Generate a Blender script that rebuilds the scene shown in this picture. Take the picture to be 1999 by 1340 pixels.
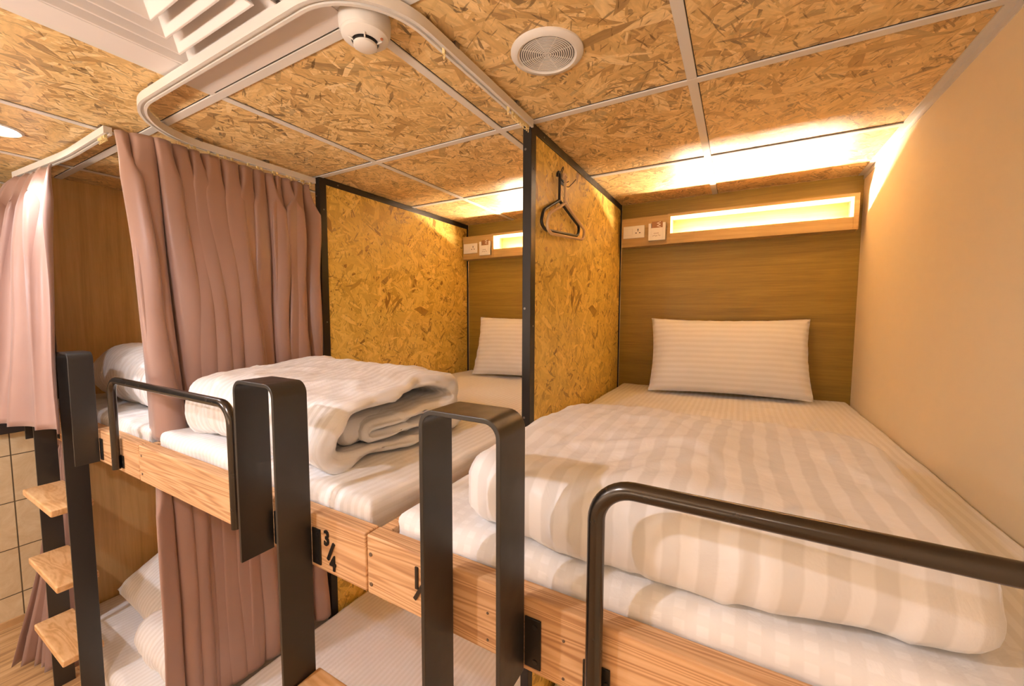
import bpy, bmesh, math, random
from mathutils import Vector, Matrix, noise

for o in list(bpy.data.objects):
    bpy.data.objects.remove(o)
C = bpy.context.scene.collection
Z0 = 1.68                     # eye height above the floor; all lengths below are metres measured from the eye
PI = math.pi

# ------------------------------------------------------------------ camera
cam_d = bpy.data.cameras.new('camera')
cam = bpy.data.objects.new('camera', cam_d)
C.objects.link(cam)
def cam_axes(yaw, pitch, roll):
    return Matrix.Rotation(yaw, 3, 'Z') @ Matrix.Rotation(pitch, 3, 'X') @ Matrix.Rotation(roll, 3, 'Y')
M3 = cam_axes(math.radians(29.404), math.radians(-4.08), math.radians(-0.193))
rx, fw, up = M3.col[0], M3.col[1], M3.col[2]
m4 = Matrix(((rx.x, up.x, -fw.x, 0), (rx.y, up.y, -fw.y, 0), (rx.z, up.z, -fw.z, Z0), (0, 0, 0, 1)))
cam.matrix_world = m4
cam_d.sensor_width = 36
cam_d.lens = 784.67 / 1999 * 36
cam_d.clip_start = 0.02
bpy.context.scene.camera = cam

# ------------------------------------------------------------------ world, exposure
w = bpy.data.worlds.new('world'); bpy.context.scene.world = w
w.use_nodes = True
w.node_tree.nodes['Background'].inputs[0].default_value = (0.05, 0.10, 0.22, 1)
w.node_tree.nodes['Background'].inputs[1].default_value = 0.3
vs = bpy.context.scene.view_settings
vs.view_transform = 'Standard'; vs.look = 'None'; vs.gamma = 1; vs.use_curve_mapping = False
vs.exposure = 1.02

# ------------------------------------------------------------------ lamps
WARM = (1.0, 0.99, 1.08)
def spot(name, x, y, z, power, size=0.05, color=WARM, angle=150):
    d = bpy.data.lights.new(name, 'SPOT')
    d.energy = power; d.color = color; d.shadow_soft_size = size
    d.spot_size = math.radians(angle); d.spot_blend = 0.35
    o = bpy.data.objects.new(name, d); C.objects.link(o)
    o.location = (x, y, z + Z0)
    return o
LAMPS = [(-2.268, 0.365, 6.0, 0.045, 150), (-0.97, -0.42, 13.5, 0.020, 172), (-2.258, -0.9, 38, 0.06, 160), (0.10, -0.95, 0.8, 0.06, 150)]
for lx, ly, lp, ls, la in LAMPS:
    spot('downlight_lamp', lx, ly, 0.6375 - 0.03, lp, ls, angle=la)
# unseen fill lights added behind the viewer to brighten the ceiling
FILL_LIGHTS = [(-2.35, -.30), (-.75, -.30)]
for wx, wz in FILL_LIGHTS:
    ad = bpy.data.lights.new('fill_light_lamp', 'AREA')
    ad.spread = math.radians(84); ad.energy = 13; ad.color = (1.0, 0.88, 0.76); ad.shape = 'RECTANGLE'; ad.size = 1.3; ad.size_y = 0.34
    ao = bpy.data.objects.new('fill_light_lamp', ad); C.objects.link(ao)
    ao.location = (wx, -1.66, wz + Z0)
    ao.rotation_euler = (math.radians(134), 0, 0)

# ================================================================== helpers
def tagp(o, label=None, cat=None, group=None, kind=None):
    if label: o['label'] = label
    if cat: o['category'] = cat
    if group: o['group'] = group
    if kind: o['kind'] = kind
    return o

def thing(name, label, cat, loc=(0, 0, 0), group=None):
    o = bpy.data.objects.new(name, None); C.objects.link(o)
    o.empty_display_size = 0.05
    o.location = (loc[0], loc[1], loc[2] + Z0)
    o['base'] = [float(a) for a in loc]
    return tagp(o, label, cat, group)

def absbase(o):
    b = Vector((0, 0, 0))
    while o:
        if 'base' in o: b += Vector(o['base'])
        o = o.parent
    return b

def obj(name, bm, m, parent=None, base=(0, 0, 0), smooth=None, bevel=0, seg=2, label=None, sub=0):
    """link a bmesh whose vertices are in absolute (eye-based) coordinates as one object"""
    b = Vector(base) if parent is None else absbase(parent)
    bmesh.ops.translate(bm, verts=bm.verts, vec=-b)
    me = bpy.data.meshes.new(name); bm.to_mesh(me); bm.free()
    o = bpy.data.objects.new(name, me); C.objects.link(o)
    if m: me.materials.append(m)
    if parent is None:
        o.location = (b.x, b.y, b.z + Z0); o['base'] = [b.x, b.y, b.z]
    else:
        o.parent = parent
    if smooth is not None:
        if smooth >= 180:
            for p in me.polygons: p.use_smooth = True
        else:
            for p in me.polygons: p.use_smooth = True
            me.set_sharp_from_angle(angle=math.radians(smooth))
    if bevel:
        md = o.modifiers.new('bevel', 'BEVEL'); md.width = bevel; md.segments = seg; md.limit_method = 'ANGLE'
    if sub:
        md = o.modifiers.new('subsurf', 'SUBSURF'); md.levels = sub; md.render_levels = sub
    if label: o['label'] = label
    return o

def box(bm, x0, x1, y0, y1, z0, z1):
    v = [bm.verts.new((x, y, z)) for x in (x0, x1) for y in (y0, y1) for z in (z0, z1)]
    for f in ((0, 1, 3, 2), (4, 6, 7, 5), (0, 4, 5, 1), (2, 3, 7, 6), (0, 2, 6, 4), (1, 5, 7, 3)):
        bm.faces.new([v[i] for i in f])
    return bm

def bx(*a):
    return box(bmesh.new(), *a)

def tube(bm, pts, r, n=12, cap=True, squash=1.0):
    pts = [Vector(p) for p in pts]
    rings = []
    t0 = (pts[1] - pts[0]).normalized()
    ref = Vector((0, 0, 1)) if abs(t0.z) < 0.9 else Vector((0, 1, 0))
    nrm = (ref - t0 * ref.dot(t0)).normalized()
    for i, p in enumerate(pts):
        t = (pts[min(i + 1, len(pts) - 1)] - pts[max(i - 1, 0)]).normalized()
        nrm = (nrm - t * nrm.dot(t)).normalized()
        bn = t.cross(nrm)
        rr = r[i] if isinstance(r, (list, tuple)) else r
        rings.append([bm.verts.new(p + nrm * math.cos(2 * PI * k / n) * rr + bn * math.sin(2 * PI * k / n) * rr * squash) for k in range(n)])
    for a, b in zip(rings, rings[1:]):
        for k in range(n):
            bm.faces.new((a[k], a[(k + 1) % n], b[(k + 1) % n], b[k]))
    if cap:
        bm.faces.new(rings[0][::-1]); bm.faces.new(rings[-1])
    return bm

def lathe(bm, prof, cx, cy, n=48):
    """prof: list of (r, z); revolve about the vertical axis through cx, cy"""
    rings = []
    for r, z in prof:
        if r < 1e-6: rings.append([bm.verts.new((cx, cy, z))])
        else: rings.append([bm.verts.new((cx + r * math.cos(2 * PI * k / n), cy + r * math.sin(2 * PI * k / n), z)) for k in range(n)])
    for a, b in zip(rings, rings[1:]):
        for k in range(n):
            k2 = (k + 1) % n
            if len(a) == 1 and len(b) == 1: continue
            if len(a) == 1: bm.faces.new((a[0], b[k2], b[k]))
            elif len(b) == 1: bm.faces.new((a[k], a[k2], b[0]))
            else: bm.faces.new((a[k], a[k2], b[k2], b[k]))
    bmesh.ops.recalc_face_normals(bm, faces=bm.faces)
    return bm

def disc(bm, c, axis, r, h, n=14):
    """short cylinder, starting at c and running h along axis"""
    a = Vector(axis).normalized()
    tube(bm, [Vector(c), Vector(c) + a * h], r, n)
    return bm

def rounded_path(pts, r, seg=6):
    """round the corners of a 3-D polyline"""
    pts = [Vector(p) for p in pts]
    out = [pts[0]]
    for len_i, (a, b, c) in enumerate(zip(pts, pts[1:], pts[2:])):
        d1 = (a - b).normalized(); d2 = (c - b).normalized()
        rr = min(r[len_i] if isinstance(r, (list, tuple)) else r, (a - b).length * .49, (c - b).length * .49)
        p1 = b + d1 * rr; p2 = b + d2 * rr
        ang = d1.angle(d2)
        if ang > math.radians(178): out.append(b); continue
        # circular arc tangent at p1 and p2
        hb = (d1 + d2).normalized()
        rad = rr * math.tan(ang / 2)
        cen = b + hb * (rad / math.sin(ang / 2))
        v1 = p1 - cen; v2 = p2 - cen
        tot = v1.angle(v2); ax = v1.cross(v2).normalized()
        for k in range(seg + 1):
            out.append(cen + Matrix.Rotation(tot * k / seg, 3, ax) @ v1)
    out.append(pts[-1])
    return out

def copy_tree(o, dloc=(0, 0, 0), parent=None, label=None):
    c = o.copy(); C.objects.link(c)
    if parent is not None: c.parent = parent
    else:
        c.location = o.location + Vector(dloc)
        c['base'] = [o['base'][i] + dloc[i] for i in range(3)]
        if label: c['label'] = label
    for ch in list(o.children): copy_tree(ch, parent=c)
    return c

# ================================================================== materials
class NT:
    def __init__(s, name, **kw):
        s.m = bpy.data.materials.new(name); s.m.use_nodes = True
        s.t = s.m.node_tree; s.p = s.t.nodes['Principled BSDF']
        for k, v in kw.items():
            s.p.inputs[k.replace('_', ' ')].default_value = v
    def n(s, typ, **kw):
        nd = s.t.nodes.new(typ)
        for k, v in kw.items(): setattr(nd, k, v)
        return nd
    def l(s, a, b): s.t.links.new(a, b)
    def math(s, op, a, b=None, clamp=False):
        nd = s.n('ShaderNodeMath', operation=op); nd.use_clamp = clamp
        for i, v in enumerate((a, b)):
            if v is None: continue
            if isinstance(v, (int, float)): nd.inputs[i].default_value = v
            else: s.l(v, nd.inputs[i])
        return nd.outputs[0]
    def mapr(s, v, a, b, c=0, d=1):
        nd = s.n('ShaderNodeMapRange'); s.l(v, nd.inputs[0])
        for i, q in enumerate((a, b, c, d)): nd.inputs[i + 1].default_value = q
        return nd.outputs[0]
    def ramp(s, v, stops, interp='LINEAR'):
        nd = s.n('ShaderNodeValToRGB'); nd.color_ramp.interpolation = interp
        e = nd.color_ramp.elements
        while len(e) < len(stops): e.new(0.5)
        for i, (p, c) in enumerate(stops):
            e[i].position = p; e[i].color = (*c, 1)
        s.l(v, nd.inputs[0]); return nd.outputs[0]
    def mix(s, f, a, b, blend='MIX'):
        nd = s.n('ShaderNodeMix', data_type='RGBA', blend_type=blend)
        if isinstance(f, (int, float)): nd.inputs[0].default_value = f
        else: s.l(f, nd.inputs[0])
        for i, v in ((6, a), (7, b)):
            if isinstance(v, tuple): nd.inputs[i].default_value = (*v, 1)
            else: s.l(v, nd.inputs[i])
        return nd.outputs[2]
    def mixf(s, f, a, b):
        nd = s.n('ShaderNodeMix', data_type='FLOAT'); s.l(f, nd.inputs[0])
        for i, v in ((2, a), (3, b)):
            if isinstance(v, (int, float)): nd.inputs[i].default_value = v
            else: s.l(v, nd.inputs[i])
        return nd.outputs[0]
    def noise(s, vec, scale, detail=3, rough=.5, dist=0, dims='3D'):
        nd = s.n('ShaderNodeTexNoise', noise_dimensions=dims)
        if vec is not None: s.l(vec, nd.inputs['Vector'])
        nd.inputs['Scale'].default_value = scale; nd.inputs['Detail'].default_value = detail
        nd.inputs['Roughness'].default_value = rough; nd.inputs['Distortion'].default_value = dist
        return nd
    def mapping(s, vec, scale=(1, 1, 1), rot=(0, 0, 0), loc=(0, 0, 0)):
        nd = s.n('ShaderNodeMapping'); s.l(vec, nd.inputs[0])
        nd.inputs['Scale'].default_value = scale; nd.inputs['Rotation'].default_value = rot; nd.inputs['Location'].default_value = loc
        return nd.outputs[0]
    def objc(s): return s.n('ShaderNodeTexCoord').outputs['Object']
    def sep(s, v):
        nd = s.n('ShaderNodeSeparateXYZ'); s.l(v, nd.inputs[0]); return nd.outputs
    def comb(s, x, y, z=0.0):
        nd = s.n('ShaderNodeCombineXYZ')
        for i, v in enumerate((x, y, z)):
            if isinstance(v, (int, float)): nd.inputs[i].default_value = v
            else: s.l(v, nd.inputs[i])
        return nd.outputs[0]
    def bump(s, h, strength=.3, dist=.002):
        nd = s.n('ShaderNodeBump'); nd.inputs['Strength'].default_value = strength; nd.inputs['Distance'].default_value = dist
        s.l(h, nd.inputs['Height']); s.l(nd.outputs[0], s.p.inputs['Normal'])
    def base(s, c): s.l(c, s.p.inputs['Base Color'])

def hexlin(r, g, b):
    f = lambda c: (c / 255 / 12.92) if c / 255 <= .04045 else ((c / 255 + .055) / 1.055) ** 2.4
    return (f(r), f(g), f(b))

def osb(name, axes, cell=None, tone=1.0, yellow=0.0):
    s = NT(name, Roughness=.42)
    o = s.objc(); xyz = s.sep(o)
    a, b = xyz[axes[0]], xyz[axes[1]]
    if cell:      # every ceiling tile is cut from another place of the board
        ci = s.math('FLOOR', s.math('DIVIDE', s.math('SUBTRACT', a, cell[0]), cell[2]))
        cj = s.math('FLOOR', s.math('DIVIDE', s.math('SUBTRACT', b, cell[1]), cell[2]))
        a = s.math('ADD', a, s.math('MULTIPLY', ci, 3.17)); b = s.math('ADD', b, s.math('MULTIPLY', cj, 5.31))
    v = s.comb(a, b)
    wn = s.noise(v, 5, 2, dims='2D')
    vd = s.n('ShaderNodeVectorMath', operation='MULTIPLY_ADD')
    s.l(wn.outputs['Color'], vd.inputs[0]); vd.inputs[1].default_value = (.02, .02, 0); s.l(v, vd.inputs[2])
    v = vd.outputs[0]
    pri = None; val = None; grain = None; tag = None
    layers = [(0.15, 8, 30, 1.0), (0.95, 10, 42, .98), (1.75, 9, 36, .97), (2.45, 12, 56, 1.0), (0.5, 15, 90, .98), (2.9, 16, 100, .98), (1.35, 24, 150, .96), (2.1, 26, 160, .96)]
    for i, (ang, sx, sy, wgt) in enumerate(layers):
        mv = s.mapping(v, (sx, sy, 1), (0, 0, 0), (3.1 * i, 1.7 * i, 0))
        rot = s.n('ShaderNodeMapping'); rot.vector_type = 'POINT'
        rot.inputs['Rotation'].default_value = (0, 0, ang)
        s.l(v, rot.inputs[0]); s.t.links.remove(mv.node.inputs[0].links[0]); s.l(rot.outputs[0], mv.node.inputs[0])
        vo = s.n('ShaderNodeTexVoronoi', voronoi_dimensions='2D'); s.l(mv, vo.inputs['Vector'])
        vo.inputs['Scale'].default_value = 1; vo.inputs['Randomness'].default_value = .9
        c = s.n('ShaderNodeSeparateColor'); s.l(vo.outputs['Color'], c.inputs[0])
        p = s.math('MULTIPLY', c.outputs[0], wgt)
        fg = s.noise(mv, 2.6, 3, .6, dims='2D').outputs['Fac'] if i < 4 else None
        if pri is None: pri, val, tag, grain = p, c.outputs[1], c.outputs[2], fg
        else:
            g = s.math('GREATER_THAN', p, pri)
            val = s.mixf(g, val, c.outputs[1]); tag = s.mixf(g, tag, c.outputs[2])
            if fg is not None: grain = s.mixf(g, grain, fg)
            pri = s.math('MAXIMUM', pri, p)
    k = tone
    q = lambda r, g, b: tuple(min(1, x * k) for x in hexlin(r, g, b))
    if yellow:
        stops = [(0, q(150, 112, 46)), (.05, q(196, 162, 74)), (.35, q(214, 182, 90)), (.6, q(222, 192, 98)), (.85, q(230, 200, 108)), (1, q(238, 208, 120))]
    else:
        stops = [(0, q(142, 118, 84)), (.06, q(188, 150, 98)), (.25, q(212, 174, 116)), (.5, q(224, 188, 128)), (.8, q(234, 200, 142)), (1, q(244, 214, 162))]
    col = s.ramp(val, stops)
    if yellow:
        grey = s.math('GREATER_THAN', tag, .95)
        col = s.mix(s.math('MULTIPLY', grey, .65), col, q(116, 74, 28))
    else:
        grey = s.math('GREATER_THAN', tag, .92)
        col = s.mix(s.math('MULTIPLY', grey, .4), col, q(112, 96, 74))
    gr = s.mapr(grain, .3, .7, .86 if not yellow else .93, 1.08 if not yellow else 1.04)
    col = s.mix(1.0, col, s.comb(gr, gr, gr), 'MULTIPLY')
    # dark slivers in the gaps between strands
    sl = None
    for ang, sx, sy in ((.5, 12, 90), (2.0, 11, 84), (1.2, 15, 120)):
        r1 = s.mapping(v, (1, 1, 1), (0, 0, ang)); m1 = s.mapping(r1, (sx, sy, 1))
        nn = s.noise(m1, 1, 2, .5, dims='2D').outputs['Fac']
        t = s.mapr(nn, .69, .75)
        sl = t if sl is None else s.math('MAXIMUM', sl, t)
    col = s.mix(s.math('MULTIPLY', sl, .6 if not yellow else .5), col, q(84, 52, 22))
    s.base(col)
    s.l(s.mapr(val, 0, 1, .34, .5), s.p.inputs['Roughness'])
    s.bump(s.math('SUBTRACT', pri, s.math('MULTIPLY', sl, .8)), .15, .0015)
    return s.m

def plain(name, col, rough=.5, metal=0, **kw):
    s = NT(name, Roughness=rough, Metallic=metal, **kw)
    s.p.inputs['Base Color'].default_value = (*col, 1)
    s.l(s.mapr(s.noise(s.objc(), 30, 3).outputs['Fac'], .3, .7, rough * .85, min(1, rough * 1.15)), s.p.inputs['Roughness'])
    return s.m

def laminate(name, axis_scale, c0, c1, c2, rough=.45):
    """printed wood-grain board; axis_scale small along the grain"""
    s = NT(name, Roughness=rough)
    v = s.mapping(s.objc(), axis_scale)
    n1 = s.noise(v, 1, 5, .62, .6).outputs['Fac']
    v2 = s.mapping(s.objc(), tuple(a * 4.5 for a in axis_scale))
    n2 = s.noise(v2, 1, 3, .6).outputs['Fac']
    f = s.math('ADD', s.math('MULTIPLY', n1, .7), s.math('MULTIPLY', n2, .3))
    s.base(s.ramp(f, [(.30, c0), (.5, c1), (.70, c2)]))
    s.bump(n2, .12, .001)
    return s.m

def sawn(name, axis_scale, c0, c1, c2, ring=1.0, rough=.6):
    s = NT(name, Roughness=rough)
    v = s.mapping(s.objc(), axis_scale)
    n1 = s.noise(v, 1, 2, .5, 1.2).outputs['Fac']
    saw = s.math('SINE', s.math('MULTIPLY', n1, 46 * ring))
    n2 = s.noise(s.mapping(s.objc(), tuple(a * 9 for a in axis_scale)), 1, 3, .6).outputs['Fac']
    f = s.math('ADD', s.math('MULTIPLY', s.mapr(saw, -1, 1), .36), s.math('MULTIPLY', n2, .64))
    s.base(s.ramp(f, [(.22, c0), (.48, c1), (.75, c2)]))
    s.bump(f, .2, .0012)
    return s.m

def fabric(name, c, rough=.42, sheen=.3):
    s = NT(name, Roughness=rough, Sheen_Weight=sheen)
    u = s.n('ShaderNodeUVMap').outputs[0]
    nn = s.noise(u, 6, 3).outputs['Fac']
    s.base(s.mix(s.mapr(nn, .3, .7), tuple(a * .93 for a in c), c))
    wv = s.noise(u, 420, 1).outputs['Fac']
    s.bump(wv, .06, .0006)
    return s.m

def sheet(name, period, duty=.5, hi=(.86, .85, .86), lo=(.755, .74, .735), check=False, axis=0, crease=.35):
    """satin-stripe cotton; u runs across the stripes, in metres"""
    s = NT(name, Roughness=.6, Sheen_Weight=.25)
    u = s.n('ShaderNodeUVMap').outputs[0]; xyz = s.sep(u)
    wob = s.mapr(s.noise(u, 7, 2).outputs['Fac'], 0, 1, -.0025, .0025)
    ph = s.math('ADD', s.math('DIVIDE', s.math('ADD', xyz[axis], wob), period), 100)
    fr = s.math('FRACT', ph)
    tri = s.math('ABSOLUTE', s.math('SUBTRACT', fr, .5))
    st = s.mapr(tri, duty / 2 - .035, duty / 2 + .035)
    if check:
        fr2 = s.math('FRACT', s.math('ADD', s.math('DIVIDE', xyz[1 - axis], period * .85), 100))
        st2 = s.mapr(s.math('ABSOLUTE', s.math('SUBTRACT', fr2, .5)), .22, .28)
        st = s.math('MULTIPLY', st, s.math('SUBTRACT', 1, s.math('MULTIPLY', st2, .75)))
    s.base(s.mix(st, lo, hi))
    s.l(s.mapr(st, 0, 1, .62, .38), s.p.inputs['Roughness'])
    n1 = s.noise(u, 11, 5, .62, .8).outputs['Fac']
    s.bump(n1, crease, .012)
    return s.m

def tiles(name):
    s = NT(name, Roughness=.25)
    xyz = s.sep(s.objc())
    S = .2535
    def edge(v, off):
        f = s.math('FRACT', s.math('ADD', s.math('DIVIDE', s.math('SUBTRACT', v, off), S), 50))
        return s.math('ABSOLUTE', s.math('SUBTRACT', f, .5))
    e = s.math('MAXIMUM', edge(xyz[1], .513), edge(xyz[2], .003))
    g = s.mapr(e, .488, .494)
    n1 = s.noise(s.objc(), 9, 6, .65, 1.5).outputs['Fac']
    c = s.ramp(n1, [(.3, hexlin(214, 190, 150)), (.55, hexlin(226, 206, 170)), (.75, hexlin(234, 218, 188))])
    s.base(s.mix(g, c, hexlin(92, 80, 62)))
    s.bump(s.math('SUBTRACT', 1, g), .5, .003)
    return s.m

def planks(name):
    s = NT(name, Roughness=.4)
    o = s.objc(); xyz = s.sep(o)
    W = .15
    px = s.math('DIVIDE', xyz[0], W); pid = s.math('FLOOR', px)
    yy = s.math('ADD', xyz[1], s.math('MULTIPLY', pid, .37))
    pj = s.math('FLOOR', s.math('DIVIDE', yy, 1.2))
    wn = s.n('ShaderNodeTexWhiteNoise', noise_dimensions='2D'); s.l(s.comb(pid, pj), wn.inputs['Vector'])
    v = s.comb(s.math('MULTIPLY', xyz[0], 34), s.math('ADD', s.math('MULTIPLY', xyz[1], 2.4), s.math('MULTIPLY', wn.outputs['Value'], 40)))
    n1 = s.noise(v, 1, 5, .6, .4).outputs['Fac']
    c = s.ramp(n1, [(.28, hexlin(120, 88, 56)), (.42, hexlin(176, 138, 94)), (.55, hexlin(208, 170, 122)), (.7, hexlin(222, 190, 146))])
    c = s.mix(s.mapr(wn.outputs['Value'], 0, 1, 0, .35), c, hexlin(186, 146, 100))
    e = s.math('ABSOLUTE', s.math('SUBTRACT', s.math('FRACT', px), .5))
    s.base(s.mix(s.mapr(e, .49, .497), c, hexlin(90, 64, 40)))
    return s.m

GX0, GY0, GC = -0.135, 1.235, 0.6085
M = {}
M['ceil'] = osb('oriented_strand_ceiling', (0, 1), cell=(GX0, GY0, GC))
M['osbp'] = osb('oriented_strand_panel', (1, 2), yellow=1, tone=1.12)
M['grid'] = plain('white_metal_strip', (.70, .66, .62), .45)
M['wallp'] = plain('cream_paint', hexlin(246, 228, 196), .75)
M['whitep'] = plain('white_plastic', (.74, .70, .66), .38)
M['acp'] = plain('white_panel', (.72, .66, .63), .5)
M['cream'] = plain('cream_plastic', hexlin(232, 208, 150), .4)
M['black'] = plain('black_metal', (.020, .017, .015), .36, .35)
M['steel'] = plain('dark_oiled_steel', (.075, .073, .071), .38, .75)
M['tube'] = plain('dark_steel_tube', (.085, .075, .066), .24, .9)
M['bplas'] = plain('black_plastic', (.016, .013, .012), .35)
M['screw'] = plain('screw_metal', (.25, .22, .2), .35, .9)
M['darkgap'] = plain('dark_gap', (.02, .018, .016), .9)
M['head'] = laminate('brown_oak_laminate', (1.6, 30, 30), hexlin(128, 103, 36), hexlin(150, 122, 44), hexlin(166, 138, 54))
M['side'] = laminate('oak_laminate_upright', (22, 22, 1.2), hexlin(184, 150, 98), hexlin(206, 172, 116), hexlin(220, 188, 132))
M['shelf'] = laminate('light_oak_laminate', (1.8, 34, 34), hexlin(152, 122, 72), hexlin(176, 144, 90), hexlin(192, 160, 106))
M['pine'] = sawn('sawn_pine', (.35, 14, 14), hexlin(172, 124, 84), hexlin(210, 164, 118), hexlin(226, 186, 142), ring=2.4)
M['tread'] = sawn('tread_wood', (3.0, 16, 16), hexlin(206, 156, 102), hexlin(224, 178, 124), hexlin(234, 194, 144), ring=.8, rough=.4)
M['ply'] = laminate('plywood', (2, 20, 20), hexlin(180, 136, 84), hexlin(204, 162, 108), hexlin(218, 180, 128))
M['curt'] = fabric('dusty_mauve_satin', hexlin(165, 132, 121), .38, .25)
M['sheetw'] = sheet('wide_satin_stripe', .047, .5, crease=.22)
M['sheetm'] = sheet('medium_satin_stripe', .026, .5, crease=.3)
M['sheetf'] = sheet('fine_satin_stripe', .022, .5, (.86, .85, .86), (.79, .775, .77), crease=.2)
M['sheetc'] = sheet('satin_check_weave', .030, .5, (.86, .85, .86), (.80, .785, .785), check=True, crease=.25)
M['sheetp'] = sheet('pillow_satin_stripe', .027, .5, (.86, .85, .86), (.80, .785, .785), axis=1, crease=.15)
M['plaincot'] = sheet('plain_cotton', .5, .01, (.8, .785, .76), (.8, .785, .76), crease=.45)
M['tile'] = tiles('beige_wall_tiles')
M['floor'] = planks('vinyl_plank')
def emis(name, col, st):
    s = NT(name); s.p.inputs['Base Color'].default_value = (*col, 1)
    s.p.inputs['Emission Color'].default_value = (*col, 1); s.p.inputs['Emission Strength'].default_value = st
    return s.m
M['led'] = emis('warm_led', (1.0, .79, .57), 500)
M['lamp'] = emis('downlight_glow', (1.0, .88, .74), 22)
M['frost'] = emis('fill_glow', (1.0, .84, .68), 1.5)

# ================================================================== the room
CZ = 0.6375; FZ = -1.68
XR, XL, YH, YB = 0.470, -3.35, 2.406, -1.75
def struct(o, label=None):
    o['kind'] = 'structure'
    if label: o['label'] = label
    return o
struct(obj('floor', bx(XL, XR, YB, YH + .06, FZ - .05, FZ), M['floor']))
struct(obj('wall_right', bx(XR, XR + .1, YB - .1, YH + .15, FZ, CZ + .1), M['wallp']))
struct(obj('wall_back', bx(XL - .1, XR, YB - .1, YB, FZ, CZ + .1), M['wallp']))
struct(obj('wall_front', bx(XL - .1, XR, YH + .06, YH + .16, FZ, CZ + .1), M['wallp']))
# left wall, tiled, with the window opening
WY0, WY1, WZ0, WZ1 = -1.35, .80, -.60, .60
bm = bmesh.new()
box(bm, XL - .12, XL, YB, YH + .06, FZ, WZ0)
box(bm, XL - .12, XL, YB, YH + .06, WZ1, CZ + .1)
box(bm, XL - .12, XL, YB, WY0, WZ0, WZ1)
box(bm, XL - .12, XL, WY1, YH + .06, WZ0, WZ1)
struct(obj('wall_left', bm, M['tile']))
bm = bmesh.new(); box(bm, XL, XL + .012, YB, YH, FZ, FZ + .035)
struct(obj('baseboard_left', bm, M['floor']))

# window with a perforated screen behind the glass
s = NT('perforated_screen', Roughness=.3)
v = s.mapping(s.objc(), (1, 55, 55)); vo = s.n('ShaderNodeTexVoronoi'); s.l(v, vo.inputs['Vector']); vo.inputs['Scale'].default_value = 1
vo.inputs['Randomness'].default_value = .1
hole = s.mapr(vo.outputs['Distance'], .30, .24)
patch = s.mapr(s.noise(s.objc(), 5, 3).outputs['Fac'], .42, .6)
s.p.inputs['Base Color'].default_value = (.01, .012, .02, 1)
s.p.inputs['Emission Color'].default_value = (.16, .42, .85, 1)
s.l(s.math('MULTIPLY', s.math('MULTIPLY', hole, patch), .9), s.p.inputs['Emission Strength'])  # outside light through the holes is painted as patchy blue emission
M['screen'] = s.m
wf = bmesh.new()
for a in ((WY0, WY1, WZ0, WZ0 + .05), (WY0, WY1, WZ1 - .05, WZ1), (WY0, WY0 + .045, WZ0, WZ1), (WY1 - .045, WY1, WZ0, WZ1), (-.30, -.25, WZ0, WZ1)):
    box(wf, XL - .09, XL - .03, a[0], a[1], a[2], a[3])
win = struct(obj('window_1', wf, M['black'], bevel=.003))
obj('screen', bx(XL - .085, XL - .075, WY0 + .03, WY1 - .03, WZ0 + .03, WZ1 - .03), M['screen'], win)
g = NT('window_glass', Roughness=.02); g.p.inputs['Transmission Weight'].default_value = 1; g.p.inputs['Base Color'].default_value = (.8, .9, 1, 1)
obj('pane', bx(XL - .062, XL - .058, WY0 + .03, WY1 - .03, WZ0 + .03, WZ1 - .03), g.m, win)
obj('sill', bx(XL - .09, XL + .03, WY0 - .02, WY1 + .02, WZ0 - .035, WZ0 + .02), plain('dark_sill', (.035, .03, .03), .4), win, bevel=.003)
s = NT('blue_lit_head', Roughness=.2); s.p.inputs['Base Color'].default_value = (.2, .5, .7, 1)  # blue light on the head is put into the base colour
obj('head_trim', bx(XL - .03, XL + .012, WY0, WY1, WZ1 - .012, WZ1 + .010), s.m, win, label='glossy window head trim with blue light painted into its colour')

# ceiling tiles (the cell of the air diffuser stays open), metal grid under them
xs = [GX0 - GC * k for k in range(5, -1, -1)]; ys = [GY0 - GC * k + .018 for k in range(5, 0, -1)] + [GY0, GY0 + GC]
xe = [XL] + [x for x in xs if x > XL + .05] + [XR]; ye = [YB] + [y for y in ys if y > YB + .05] + [YH]
AX0, AX1, AY0, AY1 = GX0 - 2 * GC, GX0 - GC, GY0 - 2 * GC, GY0 - GC + .018
bm = bmesh.new()
for x0, x1 in zip(xe, xe[1:]):
    for y0, y1 in zip(ye, ye[1:]):
        if abs(x0 - AX0) < .01 and abs(y0 - AY0) < .03: continue
        box(bm, x0, x1, y0, y1, CZ, CZ + .015)
struct(obj('ceiling', bm, M['ceil']))
struct(obj('trim_6', bx(XL - .1, XR + .1, YB - .1, YH + .1, CZ + .25, CZ + .27), M['darkgap']), 'plain slab above the suspended ceiling')
gw = .0125
bm = bmesh.new()
for x in xe[1:-1]: box(bm, x - gw, x + gw, YB, YH, CZ - .004, CZ + .006)
struct(obj('trim_1', bm, M['grid'], bevel=.001), 'white ceiling grid strips running front to back')
bm = bmesh.new()
for y in ye[1:-1]: box(bm, XL, XR, y - gw, y + gw, CZ - .0045, CZ + .0055)
struct(obj('trim_2', bm, M['grid'], bevel=.001), 'white ceiling grid strips running along the bunks')
bm = bmesh.new()
box(bm, XR - .022, XR, YB, YH, CZ - .004, CZ + .004); box(bm, XR - .003, XR, YB, YH, CZ - .022, CZ)
struct(obj('trim_3', bm, M['grid']), 'white angle strip between ceiling and cream wall')
bm = bmesh.new()  # thin dark strips stand in for the shade beside the grid
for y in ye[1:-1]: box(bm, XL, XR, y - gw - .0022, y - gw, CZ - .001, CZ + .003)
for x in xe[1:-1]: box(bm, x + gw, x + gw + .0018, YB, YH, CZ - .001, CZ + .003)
struct(obj('trim_4', bm, M['darkgap']), 'dark strips drawn as the shadow beside the ceiling grid')

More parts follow.
